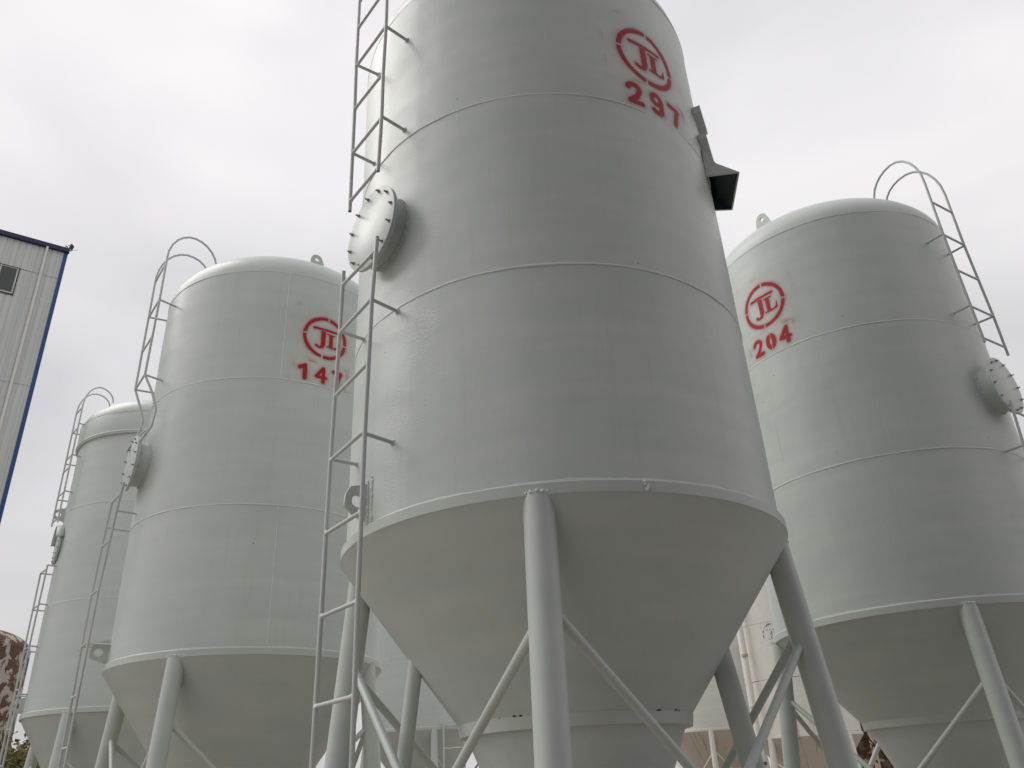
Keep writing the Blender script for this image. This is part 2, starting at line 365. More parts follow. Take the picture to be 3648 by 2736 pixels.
def emblem(parent, name, rad, az, z, number, dig_v, dig_u, mat, seed=0, fade=False, rr=0.272, wob=0.004, wseed=0.0, zmin=-9):
    st = 0.006; us = np.arange(-0.50, 0.5001, st); vs = np.arange(-0.80, 0.5001, st)
    U, Vv = np.meshgrid(us, vs)
    ring = np.abs(np.hypot(U, Vv)-rr)-0.0220
    ang = np.arctan2(Vv, U)
    for g in (84, 176, 262, -6):
        a = R(g); along = U*math.cos(a)+Vv*math.sin(a); across = np.abs(-U*math.sin(a)+Vv*math.cos(a))
        ring = np.where(along > 0, np.maximum(ring, 0.0125-across), ring)
    d = ring
    d = np.minimum(d, poly_d(U, Vv, [(-0.160, 0.118), (0.150, 0.118)], 0.0150))                      # bar over the letters
    J = taper_d(U, Vv, [(-0.033, 0.085), (-0.033, -0.09), (-0.048, -0.135), (-0.085, -0.150), (-0.118, -0.128)], [0.030, 0.030, 0.022, 0.013, 0.019])
    J = np.maximum(J, Vv-0.094)
    d = np.minimum(d, J)
    d = np.minimum(d, np.maximum(np.abs(U-0.070)-0.0260, np.abs(Vv+0.024)-0.092))                     # stem of L
    d = np.minimum(d, taper_d(U, Vv, [(0.020, 0.066), (0.122, 0.066)], [0.008, 0.008]))
    d = np.minimum(d, taper_d(U, Vv, [(0.020, -0.113), (0.13, -0.113), (0.174, -0.098), (0.182, -0.040)], [0.009, 0.011, 0.015, 0.005]))
    for ch, du in zip(number, dig_u): d = np.minimum(d, digit_d(ch, U-du, Vv-dig_v))
    nz = np.array([[noise.noise(Vector((a*7+seed, b*7, seed))) for a in us] for b in vs])
    nf = np.array([[noise.noise(Vector((a*34+seed, b*34, seed))) for a in us] for b in vs])
    core = np.clip(0.5-(d+0.0022*nf)/0.009, 0, 1)
    halo = np.exp(-np.maximum(d, 0)/0.018)*0.46*np.clip(0.75+0.9*nz, 0.1, 1.3)
    # mist caught round the edges of the two stencil cards
    def card(u0, u1, v0, v1):
        q = np.maximum(np.maximum(u0-U, U-u1), np.maximum(v0-Vv, Vv-v1)); return q
    q1, q2 = card(-0.40, 0.40, -0.345, 0.385), card(min(dig_u)-0.12, max(dig_u)+0.12, dig_v-0.155, dig_v+0.145)
    mist1 = np.where(q1 > 0, np.exp(-q1/0.035), 0)*np.clip(nz*1.5-0.15, 0, 1)*0.25
    mist2 = np.where(q2 > 0, np.exp(-q2/0.045), 0)*np.clip(nz*1.2+0.18, 0, 1)*0.50
    mist2 = np.where((q1 < 0) & (Vv > -0.30), 0, mist2)
    fleck = np.exp(-np.abs(d)/0.16)*0.06
    val = np.clip(np.maximum.reduce([core, halo, mist1, mist2])+fleck*(1-core), 0, 1)
    if fade:
        val = core*np.clip(nf*3.2+nz*1.5+0.15, 0, 1)*0.8
    edge = np.clip(np.minimum(np.minimum(U+0.5, 0.5-U), np.minimum(Vv+0.8, 0.5-Vv))/0.06, 0, 1); val = val*edge
    val = np.where(z+Vv < zmin, 0, val)
    H, Wd = val.shape; keep = (val > 0.012)
    V, F, idx = [], [], -np.ones((H, Wd), int); A = []
    quads = keep[:-1, :-1] | keep[1:, :-1] | keep[:-1, 1:] | keep[1:, 1:]
    need = np.zeros((H, Wd), bool)
    need[:-1, :-1] |= quads; need[1:, :-1] |= quads; need[:-1, 1:] |= quads; need[1:, 1:] |= quads
    for i in range(H):
        for j in range(Wd):
            if need[i, j]:
                idx[i, j] = len(V); th = R(az)+us[j]/rad
                wc = Vector((math.cos(th)*2.2, math.sin(th)*2.2, (z+vs[i])*1.1+wseed)); r_ = rad+wob*(noise.noise(wc)+0.5*noise.noise(wc*2.7))
                V.append((r_*math.cos(th), r_*math.sin(th), z+vs[i])); A.append(float(val[i, j]))
    for i in range(H-1):
        for j in range(Wd-1):
            if quads[i, j]: F.append((idx[i, j], idx[i, j+1], idx[i+1, j+1], idx[i+1, j]))
    o = mobj(name, V, F, mat, parent)
    at = o.data.attributes.new('spray', 'FLOAT', 'POINT'); at.data.foreach_set('value', A)
    return o

# ------------------------------------------------------------------ silo parts
def make_silo(name, xy, rad, zr, courses, label, group, legs, cone_k, collar_r, lower=True, mats=None, seed=0.0, seams=(), detail=True, leg_r=0.0875, dome_h=0.73, cone_out=0.03, wob=0.004):
    """zr: height of the top edge of the base ring; legs: azimuths of the main legs"""
    mm = dict(shell=M['shell'], cone=M['cone'], weld=M['weld'], steel=M['steel']); mm.update(mats or {})
    root = empty(name, (xy[0], xy[1], 0)); tag(root, label, 'silo', group)
    z = zr; n = 144 if detail else 72; tops = []
    for i, h in enumerate(courses):
        rows = 14 if detail else 4
        prof = [(rad, z+0.003+(h-0.006)*k/rows) for k in range(rows+1)]
        prof = [(rad-0.012, prof[0][1])]+prof+[(rad-0.012, prof[-1][1])]
        mobj('shell_course', *lathe(prof, n, wob, seed+i*9), mm['shell'], root)
        z += h; tops.append(z)
        mobj('weld_seam', *bead(rad, z, 0.0085 if i < len(courses)-1 else 0.006, 300 if detail else 90, seed+i), mm['weld'], root)
    zd = z
    prof = [(rad*math.cos(R(a)), zd+0.004+dome_h*math.sin(R(a))) for a in [0, 4, 8, 13, 18, 24, 30, 36, 42, 48, 54, 60, 66, 72, 78, 84, 89.5]]
    mobj('dome', *lathe(prof, n, wob*0.6, seed+50), mm['shell'], root)
    # base ring: flat bar rolled round the foot of the shell, hopper welded inside it
    ro = rad+0.034; zb = zr-0.082
    mobj('base_ring', *lathe([(rad-0.004, zr-0.004), (ro-0.006, zr-0.006), (ro, zr-0.012), (ro, zb+0.006), (ro-0.006, zb), (rad-0.06, zb+0.002)], n, 0.003, seed+70), mm['steel'], root)
    mobj('weld_seam', *bead(rad+0.012, zr-0.002, 0.009, 320 if detail else 90, seed+5, jit=0.55), mm['weld'], root)
    mobj('weld_seam', *bead(rad-0.012, zb-0.004, 0.010, 240 if detail else 60, seed+6, jit=0.9), mm['weld'], root)
    rt_, zt = rad+cone_out, zb+0.001
    zc = zt-(rt_-collar_r)/cone_k
    rows = 10
    mobj('hopper_cone', *lathe([(rt_+(collar_r-rt_)*k/rows, zt+(zc-zt)*k/rows) for k in range(rows+1)], n, wob, seed+90), mm['cone'], root)
    if lower:
        ch = 0.066
        mobj('hopper_collar', *lathe([(collar_r-0.03, zc+0.028), (collar_r+0.006, zc+0.004), (collar_r-0.004, zc-ch), (collar_r-0.055, zc-ch-0.004)], n, 0.006, seed+95), mm['steel'], root)
        rl = collar_r-0.05; zl = zc-ch-0.002; zo = 0.62; rk = max(0.14, rl-(zl-zo)*cone_k*0.93)
        mobj('outlet_cone', *lathe([(rl, zl), (rl+(rk-rl)*0.5, zl+(zo-zl)*0.5), (rk, zo), (rk, zo-0.12), (rk+0.07, zo-0.12), (rk+0.07, zo-0.14), (rk-0.02, zo-0.14)], n, 0.003, seed+99), mm['cone'], root)
    # legs and cross braces
    sp = 0.097; rl0 = rad-0.034
    def legp(az, z): return cyl_pt(az, rl0+sp*(zb+0.008-z), z)
    for az in legs:
        lg = mobj('leg', *tube([legp(az, zb+0.020), legp(az, 1.5), legp(az, 0.0)], leg_r, 28 if detail else 14), mm['steel'], root)
        a = cyl_pt(az, 1, 0); mobj('base_plate', *box(legp(az, 0.012), a, (-a.y, a.x, 0), (0, 0, 1), 0.15, 0.15, 0.012), mm['steel'], lg)
        if detail:
            pts = []
            for k in range(9):
                t = -1.5+3.0*k/8; c = legp(az, zb+0.018); tang = Vector((-a.y, a.x, 0))
                pts.append(blob(c+tang*math.sin(t)*leg_r*0.98+a*math.cos(t)*leg_r*0.98+Vector((0, 0, 0.004)), 0.011, k+seed))
            mobj('weld', *merge(pts), mm['weld'], lg)
    bays = list(zip(legs, legs[1:]+legs[:1])) if len(legs) > 3 else list(zip(legs, legs[1:]))
    for a0, a1 in bays:
        for (p, q, off) in ((a0, a1, 0.028), (a1, a0, -0.028)):
            A, B = legp(p, zb-0.58+off), legp(q, 0.32); dv = (B-A).normalized()
            mobj('brace', *tube([A+dv*(leg_r*0.6), (A+B)/2+dv*0, B-dv*(leg_r*0.6)], 0.027, 16 if detail else 8), mm['steel'], root)
    return root, dict(rad=rad, zr=zr, zb=zb, zd=zd, tops=tops, legp=legp, zc=zc, dome_h=dome_h, mm=mm)

TR, RR = 0.0145, 0.0125
def rungs_between(lad, left, right, zs, mat, rr=RR, tilt=0.0, detail=True):
    def at(path, z):
        for a, b in zip(path[:-1], path[1:]):
            if min(a[2], b[2])-1e-6 <= z <= max(a[2], b[2])+1e-6 and abs(a[2]-b[2]) > 1e-6:
                t = (z-a[2])/(b[2]-a[2]); return Vector(a).lerp(Vector(b), t)
        return Vector(path[0] if abs(z-path[0][2]) < abs(z-path[-1][2]) else path[-1])
    for i, z in enumerate(zs):
        z1 = z+random.uniform(-0.008, 0.008); z2 = z+random.uniform(-0.008, 0.008)+tilt
        A, B = at(left, z1), at(right, z2)
        rg = mobj('rung', *tube([A, B], rr, 10), mat, lad)
        if detail:
            mobj('weld', *merge([blob(A.lerp(B, 0.03), rr*1.35, i), blob(A.lerp(B, 0.97), rr*1.35, i+20)]), M['weld'], lad)
def standoff(lad, azw, rad, railp, mat, detail=True):
    w = cyl_pt(azw, rad-0.01, railp[2]-0.004)
    mobj('bracket', *tube([railp, w], RR, 10), mat, lad)
    if detail:
        pts = []
        d = (w-Vector(railp)).normalized(); a = d.orthogonal().normalized(); b = d.cross(a)
        for k in range(7):
            t = 2*math.pi*k/7; pts.append(blob(w-d*0.012+(a*math.cos(t)+b*math.sin(t))*RR*1.15, 0.008, k+azw))
        mobj('weld', *merge(pts), M['weld'], lad)
def hoop(az, r0, z0, peak_z, r1, z1, n=12):
    """rail end bent over the edge of the dome"""
    pts = []
    for i in range(1, n+1):
        t = math.pi*i/n; r = (r0+r1)/2+(r0-r1)/2*math.cos(t); zz = z0+(peak_z-z0)*math.sin(t)
        if t > math.pi/2: zz = z1+(peak_z-z1)*math.sin(t)
        pts.append(cyl_pt(az, r, zz))
    return pts
def manhole(root, info, az, z, stand=0.19, rn=0.265, rc=0.325, nb=12, start=8, blen=0.029):
    rad = info['rad']; mh = empty('manhole', (0, 0, 0), root)
    d = cyl_pt(az, 1, 0); t = Vector((-d.y, d.x, 0)); k = Vector((0, 0, 1))
    def ring(s, r, n=48):
        return [d*s+t*(math.cos(2*math.pi*j/n)*r)+k*(z+math.sin(2*math.pi*j/n)*r) for j in range(n)]
    def stack(rows, capend=True, n=48):
        V, F = [], []
        for s, r in rows: V += ring(s, r, n)
        for i in range(len(rows)-1):
            for j in range(n): F.append((i*n+j, i*n+(j+1) % n, (i+1)*n+(j+1) % n, (i+1)*n+j))
        if capend: F.append(tuple((len(rows)-1)*n+j for j in range(n)))
        return V, F
    e = rad+stand
    mobj('manhole_neck', *stack([(rad-0.05, rn), (e-0.034, rn)], False), info['mm']['shell'], mh)
    mobj('flange', *stack([(e-0.032, rn-0.01), (e-0.032, rc), (e-0.016, rc), (e-0.016, rn-0.01)], False), info['mm']['shell'], mh)
    mobj('cover', *stack([(e-0.0135, rn), (e-0.0135, rc+0.002), (e-0.001, rc+0.003), (e, rc+0.001)]), info['mm']['shell'], mh)
    # lumpy weld where the neck meets the shell
    pts = []
    for j in range(80):
        th = 2*math.pi*j/80; x = math.cos(th)*(rn+0.006); s = math.sqrt(max(0, rad*rad-x*x))
        pts.append(blob(d*s+t*x+k*(z+math.sin(th)*(rn+0.006)), 0.012+0.004*noise.noise(Vector((j*0.9, z, 0))), j))
    mobj('weld_seam', *merge(pts), info['mm']['weld'], mh)
    for j in range(nb):
        th = R(start)+2*math.pi*j/nb; c = d*e+t*(math.cos(th)*(rc-0.035))+k*(z+math.sin(th)*(rc-0.035))
        tl = (t*random.uniform(-0.12, 0.12)+k*random.uniform(-0.12, 0.12)); ax = (d+tl).normalized()
        L = blen*random.uniform(0.85, 1.15)
        V, F = merge([tube([c-ax*0.045, c+ax*L], 0.0065, 8), tube([c-ax*0.001, c+ax*0.011], 0.0125, 6), tube([c-ax*0.046, c-ax*0.036], 0.0125, 6)])
        mobj('bolt', V, F, M['bolt'], mh, angle=25)
    return mh
def lug(root, info, az, outline, hole, mat, th=0.011, pads=True, name='lifting_lug', org=None, d=None):
    """upright steel plate with a round eye, welded edge-on to the shell; outline in (r, z)"""
    d = d or cyl_pt(az, 1, 0); t = Vector((-d.y, d.x, 0)); org = org or Vector((0, 0, 0))
    hc, hr = hole; nh = 20
    # outline resampled by angle round the eye so that plate and eye share a quad strip
    pts = []
    for j in range(nh*2):
        a = 2*math.pi*j/(nh*2); best = None; dx, dy = math.cos(a), math.sin(a)
        for (x0, y0), (x1, y1) in zip(outline, outline[1:]+outline[:1]):
            ex, ey = x1-x0, y1-y0; den = dx*ey-dy*ex
            if abs(den) < 1e-9: continue
            s = ((x0-hc[0])*ey-(y0-hc[1])*ex)/den; q = ((x0-hc[0])*dy-(y0-hc[1])*dx)/den
            if s > 0 and -1e-6 <= q <= 1+1e-6 and (best is None or s < best): best = s
        pts.append((hc[0]+dx*best, hc[1]+dy*best, hc[0]+dx*hr, hc[1]+dy*hr))
    V, F = [], []; n = len(pts)
    for side in (-1, 1):
        for ox, oz, ix, iz in pts:
            V.append(org+d*ox+t*(side*th)+Vector((0, 0, oz))); V.append(org+d*ix+t*(side*th)+Vector((0, 0, iz)))
    for j in range(n):
        j2 = (j+1) % n; a, b, c, e = 2*j, 2*j2, 2*j2+1, 2*j+1
        F += [(a, b, c, e), (a+2*n, e+2*n, c+2*n, b+2*n), (a, a+2*n, b+2*n, b), (e, c, c+2*n, e+2*n)]
    lg = mobj(name, V, F, mat, root, angle=30)
    if pads:
        rad = info['rad']; z0 = min(p[1] for p in outline); z1 = max(p[1] for p in outline); blobs = []
        for s in (-1, 1):
            for i in range(22):
                blobs.append(blob(cyl_pt(az+s*math.degrees(0.013/rad), rad+0.003, z0-0.01+(z1-z0+0.02)*i/21), 0.008+0.005*random.random(), i*3.3+s))
        mobj('weld', *merge(blobs), info['mm']['weld'], lg)
    return lg

GRP = 'grey stencilled silos standing in the yard'

# ------------------------------------------------------------------ ground
gp = 400; G = 40
V = [(-gp+2*gp*i/G, -gp+2*gp*j/G, 0) for j in range(G+1) for i in range(G+1)]
F = [(j*(G+1)+i, j*(G+1)+i+1, (j+1)*(G+1)+i+1, (j+1)*(G+1)+i) for j in range(G) for i in range(G)]
g = mobj('ground', V, F, M['ground']); g['kind'] = 'structure'

# ------------------------------------------------------------------ silo 297 (centre)
CX, CY = 0.2896, 5.6327
c, ci = make_silo('silo', (CX, CY), 1.5125, 3.103, [1.445, 1.475, 1.50], 'pale grey steel silo stencilled 297, nearest to the camera', GRP, [-97, -7, 83, 173], 0.76, 0.755, seed=1.0, mats=dict(shell=M['shell_pitted']))
emblem(c, 'emblem', 1.5150, -53.5, 6.652, '297', -0.472, (-0.195, 0.03, 0.235), M['red'], 3, wseed=19.0, zmin=6.033)
mobj('weld_seam', *vbead(1.5115, -104, 4.56, 6.0, 0.0016, 4), M['weld'], c)
lad = empty('ladder', (0, 0, 0), c)
zd = ci['zd']
upL = [cyl_pt(-147.3, 1.708, 5.545), cyl_pt(-147.6, 1.708, 6.13), cyl_pt(-147.2, 1.715, 6.6), cyl_pt(-148.0, 1.715, 7.12), cyl_pt(-148.2, 1.715, 7.95)]
upR = [cyl_pt(-132.7, 1.72, 5.612), cyl_pt(-132.0, 1.72, 6.13), cyl_pt(-132.0, 1.72, 6.6), cyl_pt(-131.6, 1.717, 7.10), cyl_pt(-131.6, 1.717, 7.95)]
loL = [cyl_pt(-148.6, 1.715, 5.02), cyl_pt(-150.0, 1.705, 4.54), cyl_pt(-152.0, 1.702, 3.6), cyl_pt(-151.2, 1.71, 2.6), cyl_pt(-151.2, 1.715, 0.25)]
loR = [cyl_pt(-132.3, 1.715, 5.022), cyl_pt(-133.0, 1.725, 4.52), cyl_pt(-133.6, 1.728, 3.57), cyl_pt(-134.2, 1.72, 2.6), cyl_pt(-134.0, 1.715, 0.25)]
for p, az in ((upL, -148.2), (upR, -131.6)):
    mobj('ladder_rail', *tube(p+hoop(az, 1.715, 7.95, 8.55, 1.04, 8.12), TR, 14, hollow=True), M['tube'], lad)
for p in (loL, loR): mobj('ladder_rail', *tube(p, TR, 14, hollow=True), M['tube'], lad)
rungs_between(lad, upL, upR, [5.645, 6.125, 6.585, 7.105, 7.575, 7.93], M['tube'])
rungs_between(lad, loL, loR, [4.91, 4.535, 4.045, 3.59, 3.09, 2.58, 2.095, 1.6, 1.1, 0.6], M['tube'])
standoff(lad, -130.9, 1.5125, upR[3], M['tube']); standoff(lad, -131.5, 1.5125, upR[1], M['tube'])
standoff(lad, -148.3, 1.5125, upL[3], M['tube']); standoff(lad, -148.7, 1.5125, upL[1], M['tube'])
standoff(lad, -133.0, 1.5125, loR[1], M['tube']); standoff(lad, -133.8, 1.5125, loR[2], M['tube'])
standoff(lad, -151.4, 1.5125, loL[1], M['tube']); standoff(lad, -153.0, 1.5125, loL[2], M['tube'])
manhole(c, ci, -139.5, 5.262, stand=0.128, rn=0.262, rc=0.322)
lug(c, ci, -145, [(1.50, 3.388), (1.563, 3.370), (1.632, 3.352), (1.660, 3.300), (1.668, 3.226), (1.614, 3.176), (1.560, 3.152), (1.50, 3.128)], ((1.580, 3.262), 0.040), M['steel'])
mobj('weld', *merge([blob(cyl_pt(-142.3+0.15*random.uniform(-1, 1), 1.513, 3.12+0.29*i/26), 0.009+0.005*random.random(), i) for i in range(27)]), M['weld'], c)
mobj('weld', *merge([blob(cyl_pt(-74.5+0.5*random.uniform(-1, 1), 1.549, 3.035+0.05*i/8), 0.007+0.004*random.random(), i) for i in range(9)]), M['weld'], c)
# inner posts carrying the hopper
for (x0, y0, z0, x1, y1, z1, r) in ((-0.735, 5.47, 2.36, -0.80, 5.46, 1.80, 0.049), (1.262, 5.52, 2.42, 1.347, 5.52, 1.80, 0.073)):
    A = Vector((x0-CX, y0-CY, z0)); B = Vector((x1-CX, y1-CY, z1)); dv = (B-A)/(A.z-B.z)
    mobj('post', *tube([A-dv*0.12, B, A+dv*(z0-0.0)], r, 22), M['steel'], c)
# side hood (dust vent) with its two fixing bars
hz = 5.906
hp = {k: Vector((x-CX, y-CY, hz)) for k, (x, y) in dict(ni=(1.640, 4.955), no=(1.897, 4.930), fo=(1.945, 5.389), fi=(1.775, 5.385)).items()}
ti, tf = hp['ni']+Vector((0.01, 0.0, 0.30)), hp['fi']+Vector((0.0, 0.0, 0.30))
tm, tmf = Vector((hp['ni'].x*0.62+hp['no'].x*0.38, hp['ni'].y, hz+0.125)), Vector((hp['fi'].x*0.62+hp['fo'].x*0.38, hp['fi'].y, hz+0.125))
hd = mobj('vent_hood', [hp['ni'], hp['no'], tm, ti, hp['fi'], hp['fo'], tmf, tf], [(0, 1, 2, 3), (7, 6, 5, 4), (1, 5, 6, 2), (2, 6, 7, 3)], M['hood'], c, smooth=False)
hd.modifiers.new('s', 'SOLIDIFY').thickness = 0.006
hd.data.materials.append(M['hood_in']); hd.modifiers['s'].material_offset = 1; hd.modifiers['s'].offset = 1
e1 = (hp['no']-hp['ni']).normalized()
rim = merge([tube([hp['ni'], hp['no']], 0.007, 6), tube([hp['no'], hp['fo']], 0.007, 6), tube([hp['fo'], hp['fi']], 0.007, 6)])
mobj('hood_rim', *rim, M['hood'], hd)
for az, z0, ln in ((-28.5, 6.575, 0.30), (-28.0, 6.285, 0.36)):
    a = cyl_pt(az, 1, 0); tg = Vector((-a.y, a.x, 0)); a2 = cyl_pt(az+6, 1, 0); tg = Vector((-a2.y, a2.x, 0))
    cc = cyl_pt(az, 1.55, z0)+tg*(ln/2)
    mobj('hood_bar', *box(cc, tg, tg.cross(Vector((0, 0, 1))), (0, 0, 1), ln/2, 0.034, 0.03), M['hood'], c, smooth=False)
# burn holes along the hopper collar, outlet port: solid black, shade inside painted on
for (az, z, w) in ((-128, 1.985, 0.05), (-120, 1.992, 0.02), (-117, 1.99, 0.018), (-52, 1.985, 0.055), (-40, 1.99, 0.03), (-37, 1.985, 0.02)):
    p = cyl_pt(az, 0.757+(z-ci['zc'])*0.5, z); tg = cyl_pt(az+90, 1, 0)
    mobj('weld_gap', *tube([p-tg*w*0.5, p+Vector((0, 0, 0.006)), p+tg*w*0.5], [0.004, 0.008, 0.003], 6), M['dark'], c)
pa = cyl_pt(-76, 1, 0); po = cyl_pt(-76, 0.50, 1.655)
mobj('outlet_port', *tube([po-pa*0.12, po+pa*0.05], 0.085, 28), M['dark'], c)

# ------------------------------------------------------------------ silo 147 (left)
LX, LY = -3.2378, 9.6611
l, li = make_silo('silo', (LX, LY), 1.4925, 3.0185, [1.495, 1.545, 1.51], 'pale grey steel silo stencilled 147, left of silo 297', GRP, [-100, -11, 79, 178], 0.71, 0.72, seed=11.0)
emblem(l, 'emblem', 1.4950, -50.3, 6.727, '147', -0.520, (-0.245, -0.03, 0.185), M['red'], 8, wseed=29.0, zmin=6.068)
mobj('weld_seam', *vbead(1.492, -69.9, 6.07, 7.56, 0.007, 5), M['weld'], l)
mobj('weld_seam', *vbead(1.492, -65.6, 3.04, 4.5, 0.006, 6), M['weld'], l)
mobj('weld_seam', *vbead(1.492, -35.5, 6.07, 7.56, 0.006, 9), M['weld'], l)
lad = empty('ladder', (0, 0, 0), l)
upL = [cyl_pt(-150, 1.69, 5.47), cyl_pt(-147, 1.60, 5.66), cyl_pt(-147, 1.57, 5.86), cyl_pt(-149, 1.63, 6.08), cyl_pt(-152.3, 1.715, 6.34), cyl_pt(-152.6, 1.715, 7.42), cyl_pt(-152.6, 1.715, 8.05)]
upR = [cyl_pt(-134, 1.64, 5.46), cyl_pt(-131, 1.575, 5.64), cyl_pt(-131, 1.555, 5.86), cyl_pt(-133, 1.62, 6.10), cyl_pt(-135.8, 1.705, 6.33), cyl_pt(-134.5, 1.705, 7.40), cyl_pt(-134.5, 1.705, 8.05)]
loL = [cyl_pt(-152, 1.737, 4.87), cyl_pt(-154, 1.75, 4.56), cyl_pt(-157, 1.777, 3.8), cyl_pt(-159, 1.785, 3.25), cyl_pt(-161, 1.793, 2.7), cyl_pt(-161, 1.793, 0.25)]
loR = [cyl_pt(-138.5, 1.70, 4.97), cyl_pt(-141.5, 1.702, 4.66), cyl_pt(-147.5, 1.712, 3.8), cyl_pt(-149, 1.715, 3.23), cyl_pt(-150, 1.72, 2.7), cyl_pt(-150, 1.72, 0.25)]
for p, az, zz in ((upL, -152.6, 8.05), (upR, -134.5, 8.05)):
    mobj('ladder_rail', *tube(p+hoop(az, 1.71, zz, 8.52, 1.04, 8.14), TR, 12, hollow=True), M['tube'], lad)
for p in (loL, loR): mobj('ladder_rail', *tube(p, TR, 12, hollow=True), M['tube'], lad)
rungs_between(lad, upL, upR, [5.63, 6.33, 6.87, 7.41, 7.97], M['tube'], detail=False)
rungs_between(lad, loL, loR, [4.84, 4.33, 3.80, 3.25, 2.72, 2.22, 1.7, 1.2, 0.7], M['tube'], detail=False)
for azw, p in ((-135.6, upR[5]), (-152.6, upL[5]), (-136.5, upR[4]), (-152.6, upL[4]), (-142.0, loR[1]), (-157, loL[1]), (-148, loR[3]), (-160, loL[3])): standoff(lad, azw, 1.4925, p, M['tube'], False)
manhole(l, li, -143.6, 5.265, stand=0.15, rn=0.265, rc=0.325)
lug(l, li, -150, [(1.485, 3.29), (1.56, 3.275), (1.65, 3.24), (1.685, 3.16), (1.677, 3.09), (1.545, 3.04), (1.485, 3.03)], ((1.60, 3.15), 0.042), M['steel'])

# ------------------------------------------------------------------ silo 204 (right)
RX, RY = 4.2976, 9.0523
r, ri = make_silo('silo', (RX, RY), 1.5088, 2.9996, [1.47, 1.516, 1.50], 'pale grey steel silo stencilled 204, right of silo 297', GRP, [-98, -8, 82, 168], 0.83, 0.80, seed=23.0, cone_out=0.012)
emblem(r, 'emblem', 1.5113, -144.6, 6.655, '204', -0.500, (-0.20, 0.0, 0.195), M['red'], 15, wseed=41.0, zmin=5.996)
mobj('weld_seam', *vbead(1.5075, -152, 4.5, 6.0, 0.0014, 7), M['weld'], r)
lad = empty('ladder', (0, 0, 0), r)
upL = [cyl_pt(-61.2, 1.70, 5.66), cyl_pt(-61.8, 1.702, 6.13), cyl_pt(-62.7, 1.703, 7.10), cyl_pt(-62.7, 1.705, 7.85)]
upR = [cyl_pt(-45.6, 1.715, 5.62), cyl_pt(-46.0, 1.717, 6.12), cyl_pt(-48.4, 1.71, 7.08), cyl_pt(-48.4, 1.71, 7.85)]
loL = [cyl_pt(-58.0, 1.69, 4.98), cyl_pt(-59.9, 1.69, 4.47), cyl_pt(-60.2, 1.70, 0.25)]
loR = [cyl_pt(-43.0, 1.71, 4.95), cyl_pt(-43.6, 1.71, 4.47), cyl_pt(-44, 1.71, 0.25)]
for p, az in ((upL, -62.7), (upR, -48.4)):
    mobj('ladder_rail', *tube(p+hoop(az, 1.71, 7.85, 8.41, 1.03, 8.08), TR, 12, hollow=True), M['tube'], lad)
for p in (loL, loR): mobj('ladder_rail', *tube(p, TR, 12, hollow=True), M['tube'], lad)
rungs_between(lad, upL, upR, [5.72, 6.12, 6.60, 7.08, 7.57], M['tube'], detail=False)
rungs_between(lad, loL, loR, [4.86, 4.46, 3.97, 3.48, 2.98, 2.48, 2.0, 1.5, 1.0, 0.5], M['tube'], detail=False)
for azw, p in ((-63.5, upL[2]), (-47.7, upR[2]), (-62.6, upL[1]), (-45.8, upR[1]), (-60.3, loL[1]), (-43.5, loR[1])): standoff(lad, azw, 1.5088, p, M['tube'], False)
manhole(r, ri, -53.0, 5.215, stand=0.14, rn=0.268, rc=0.325)
def toplug(root, info, az, a_el, h=0.16, w=0.085):
    """eye plate standing on the dome"""
    el = R(a_el); rad, dh = info['rad'], info['dome_h']; rr = rad*math.cos(el); zz = info['zd']+dh*math.sin(el)
    lug(root, info, az, [(-w-0.03, -0.08), (-w, h*0.62), (-w*0.6, h*0.92), (0, h), (w*0.6, h*0.9), (w, h*0.5), (w+0.05, -0.08)], ((0, h*0.55), 0.030), M['steel'], pads=False, org=cyl_pt(az, rr, zz), d=cyl_pt(az+90, 1, 0))
toplug(r, ri, -142, 38, 0.20, 0.085); toplug(r, ri, 38, 38); toplug(l, li, -51, 44, 0.17, 0.085); toplug(l, li, 129, 44); toplug(c, ci, 60, 38); toplug(c, ci, -120, 38)

# ------------------------------------------------------------------ far left grey silo with stepped cap
FX, FY = -6.6812, 13.9441
f, fi = make_silo('silo', (FX, FY), 1.4388, 3.0128, [1.604, 1.599, 1.22], 'pale grey silo with a stepped rim below its dome, beyond silo 147', GRP, [-96, -6, 84, 174], 0.60, 0.62, seed=37.0, cone_out=0.004, dome_h=0.60)
# the taller cap slipped over the shell
fz = fi['zd']
mobj('cap_rim', *lathe([(1.43, fz-0.005), (1.475, fz-0.002), (1.482, fz+0.02), (1.482, fz+0.40), (1.475, fz+0.42)], 144, 0.004, 3.3), M['shell'], f)
for o in f.children:
    if o.name.startswith('dome'): o.location.z = 0.40; o.scale = (1.02, 1.02, 1.0)
fi2 = dict(fi)
mobj('weld_seam', *bead(1.482, fz+0.41, 0.008, 200, 41), M['weld'], f)
mobj('weld_seam', *bead(1.485, fz+0.04, 0.014, 200, 42, jit=0.2), M['weld'], f)
lad = empty('ladder', (0, 0, 0), f)
fL0, fR0 = -148.2, -134.6
upL = [cyl_pt(fL0, 1.60, 6.02), cyl_pt(fL0, 1.60, 8.2)]; upR = [cyl_pt(fR0, 1.575, 6.0), cyl_pt(fR0, 1.575, 8.2)]
loL = [cyl_pt(-149.5, 1.61, 5.22), cyl_pt(-150.5, 1.60, 3.3), cyl_pt(-150.5, 1.60, 0.3)]; loR = [cyl_pt(-135.8, 1.575, 5.28), cyl_pt(-140.5, 1.565, 3.3), cyl_pt(-140.5, 1.565, 0.3)]
for p, az in ((upL, fL0), (upR, fR0)): mobj('ladder_rail', *tube(p+hoop(az, p[-1].xy.length, 8.2, 8.62, 1.08, 8.38), TR, 10), M['tube'], lad)
for p in (loL, loR): mobj('ladder_rail', *tube(p, TR, 10), M['tube'], lad)
rungs_between(lad, upL, upR, [6.08, 6.55, 7.0, 7.24, 7.75, 8.15], M['tube'], detail=False)
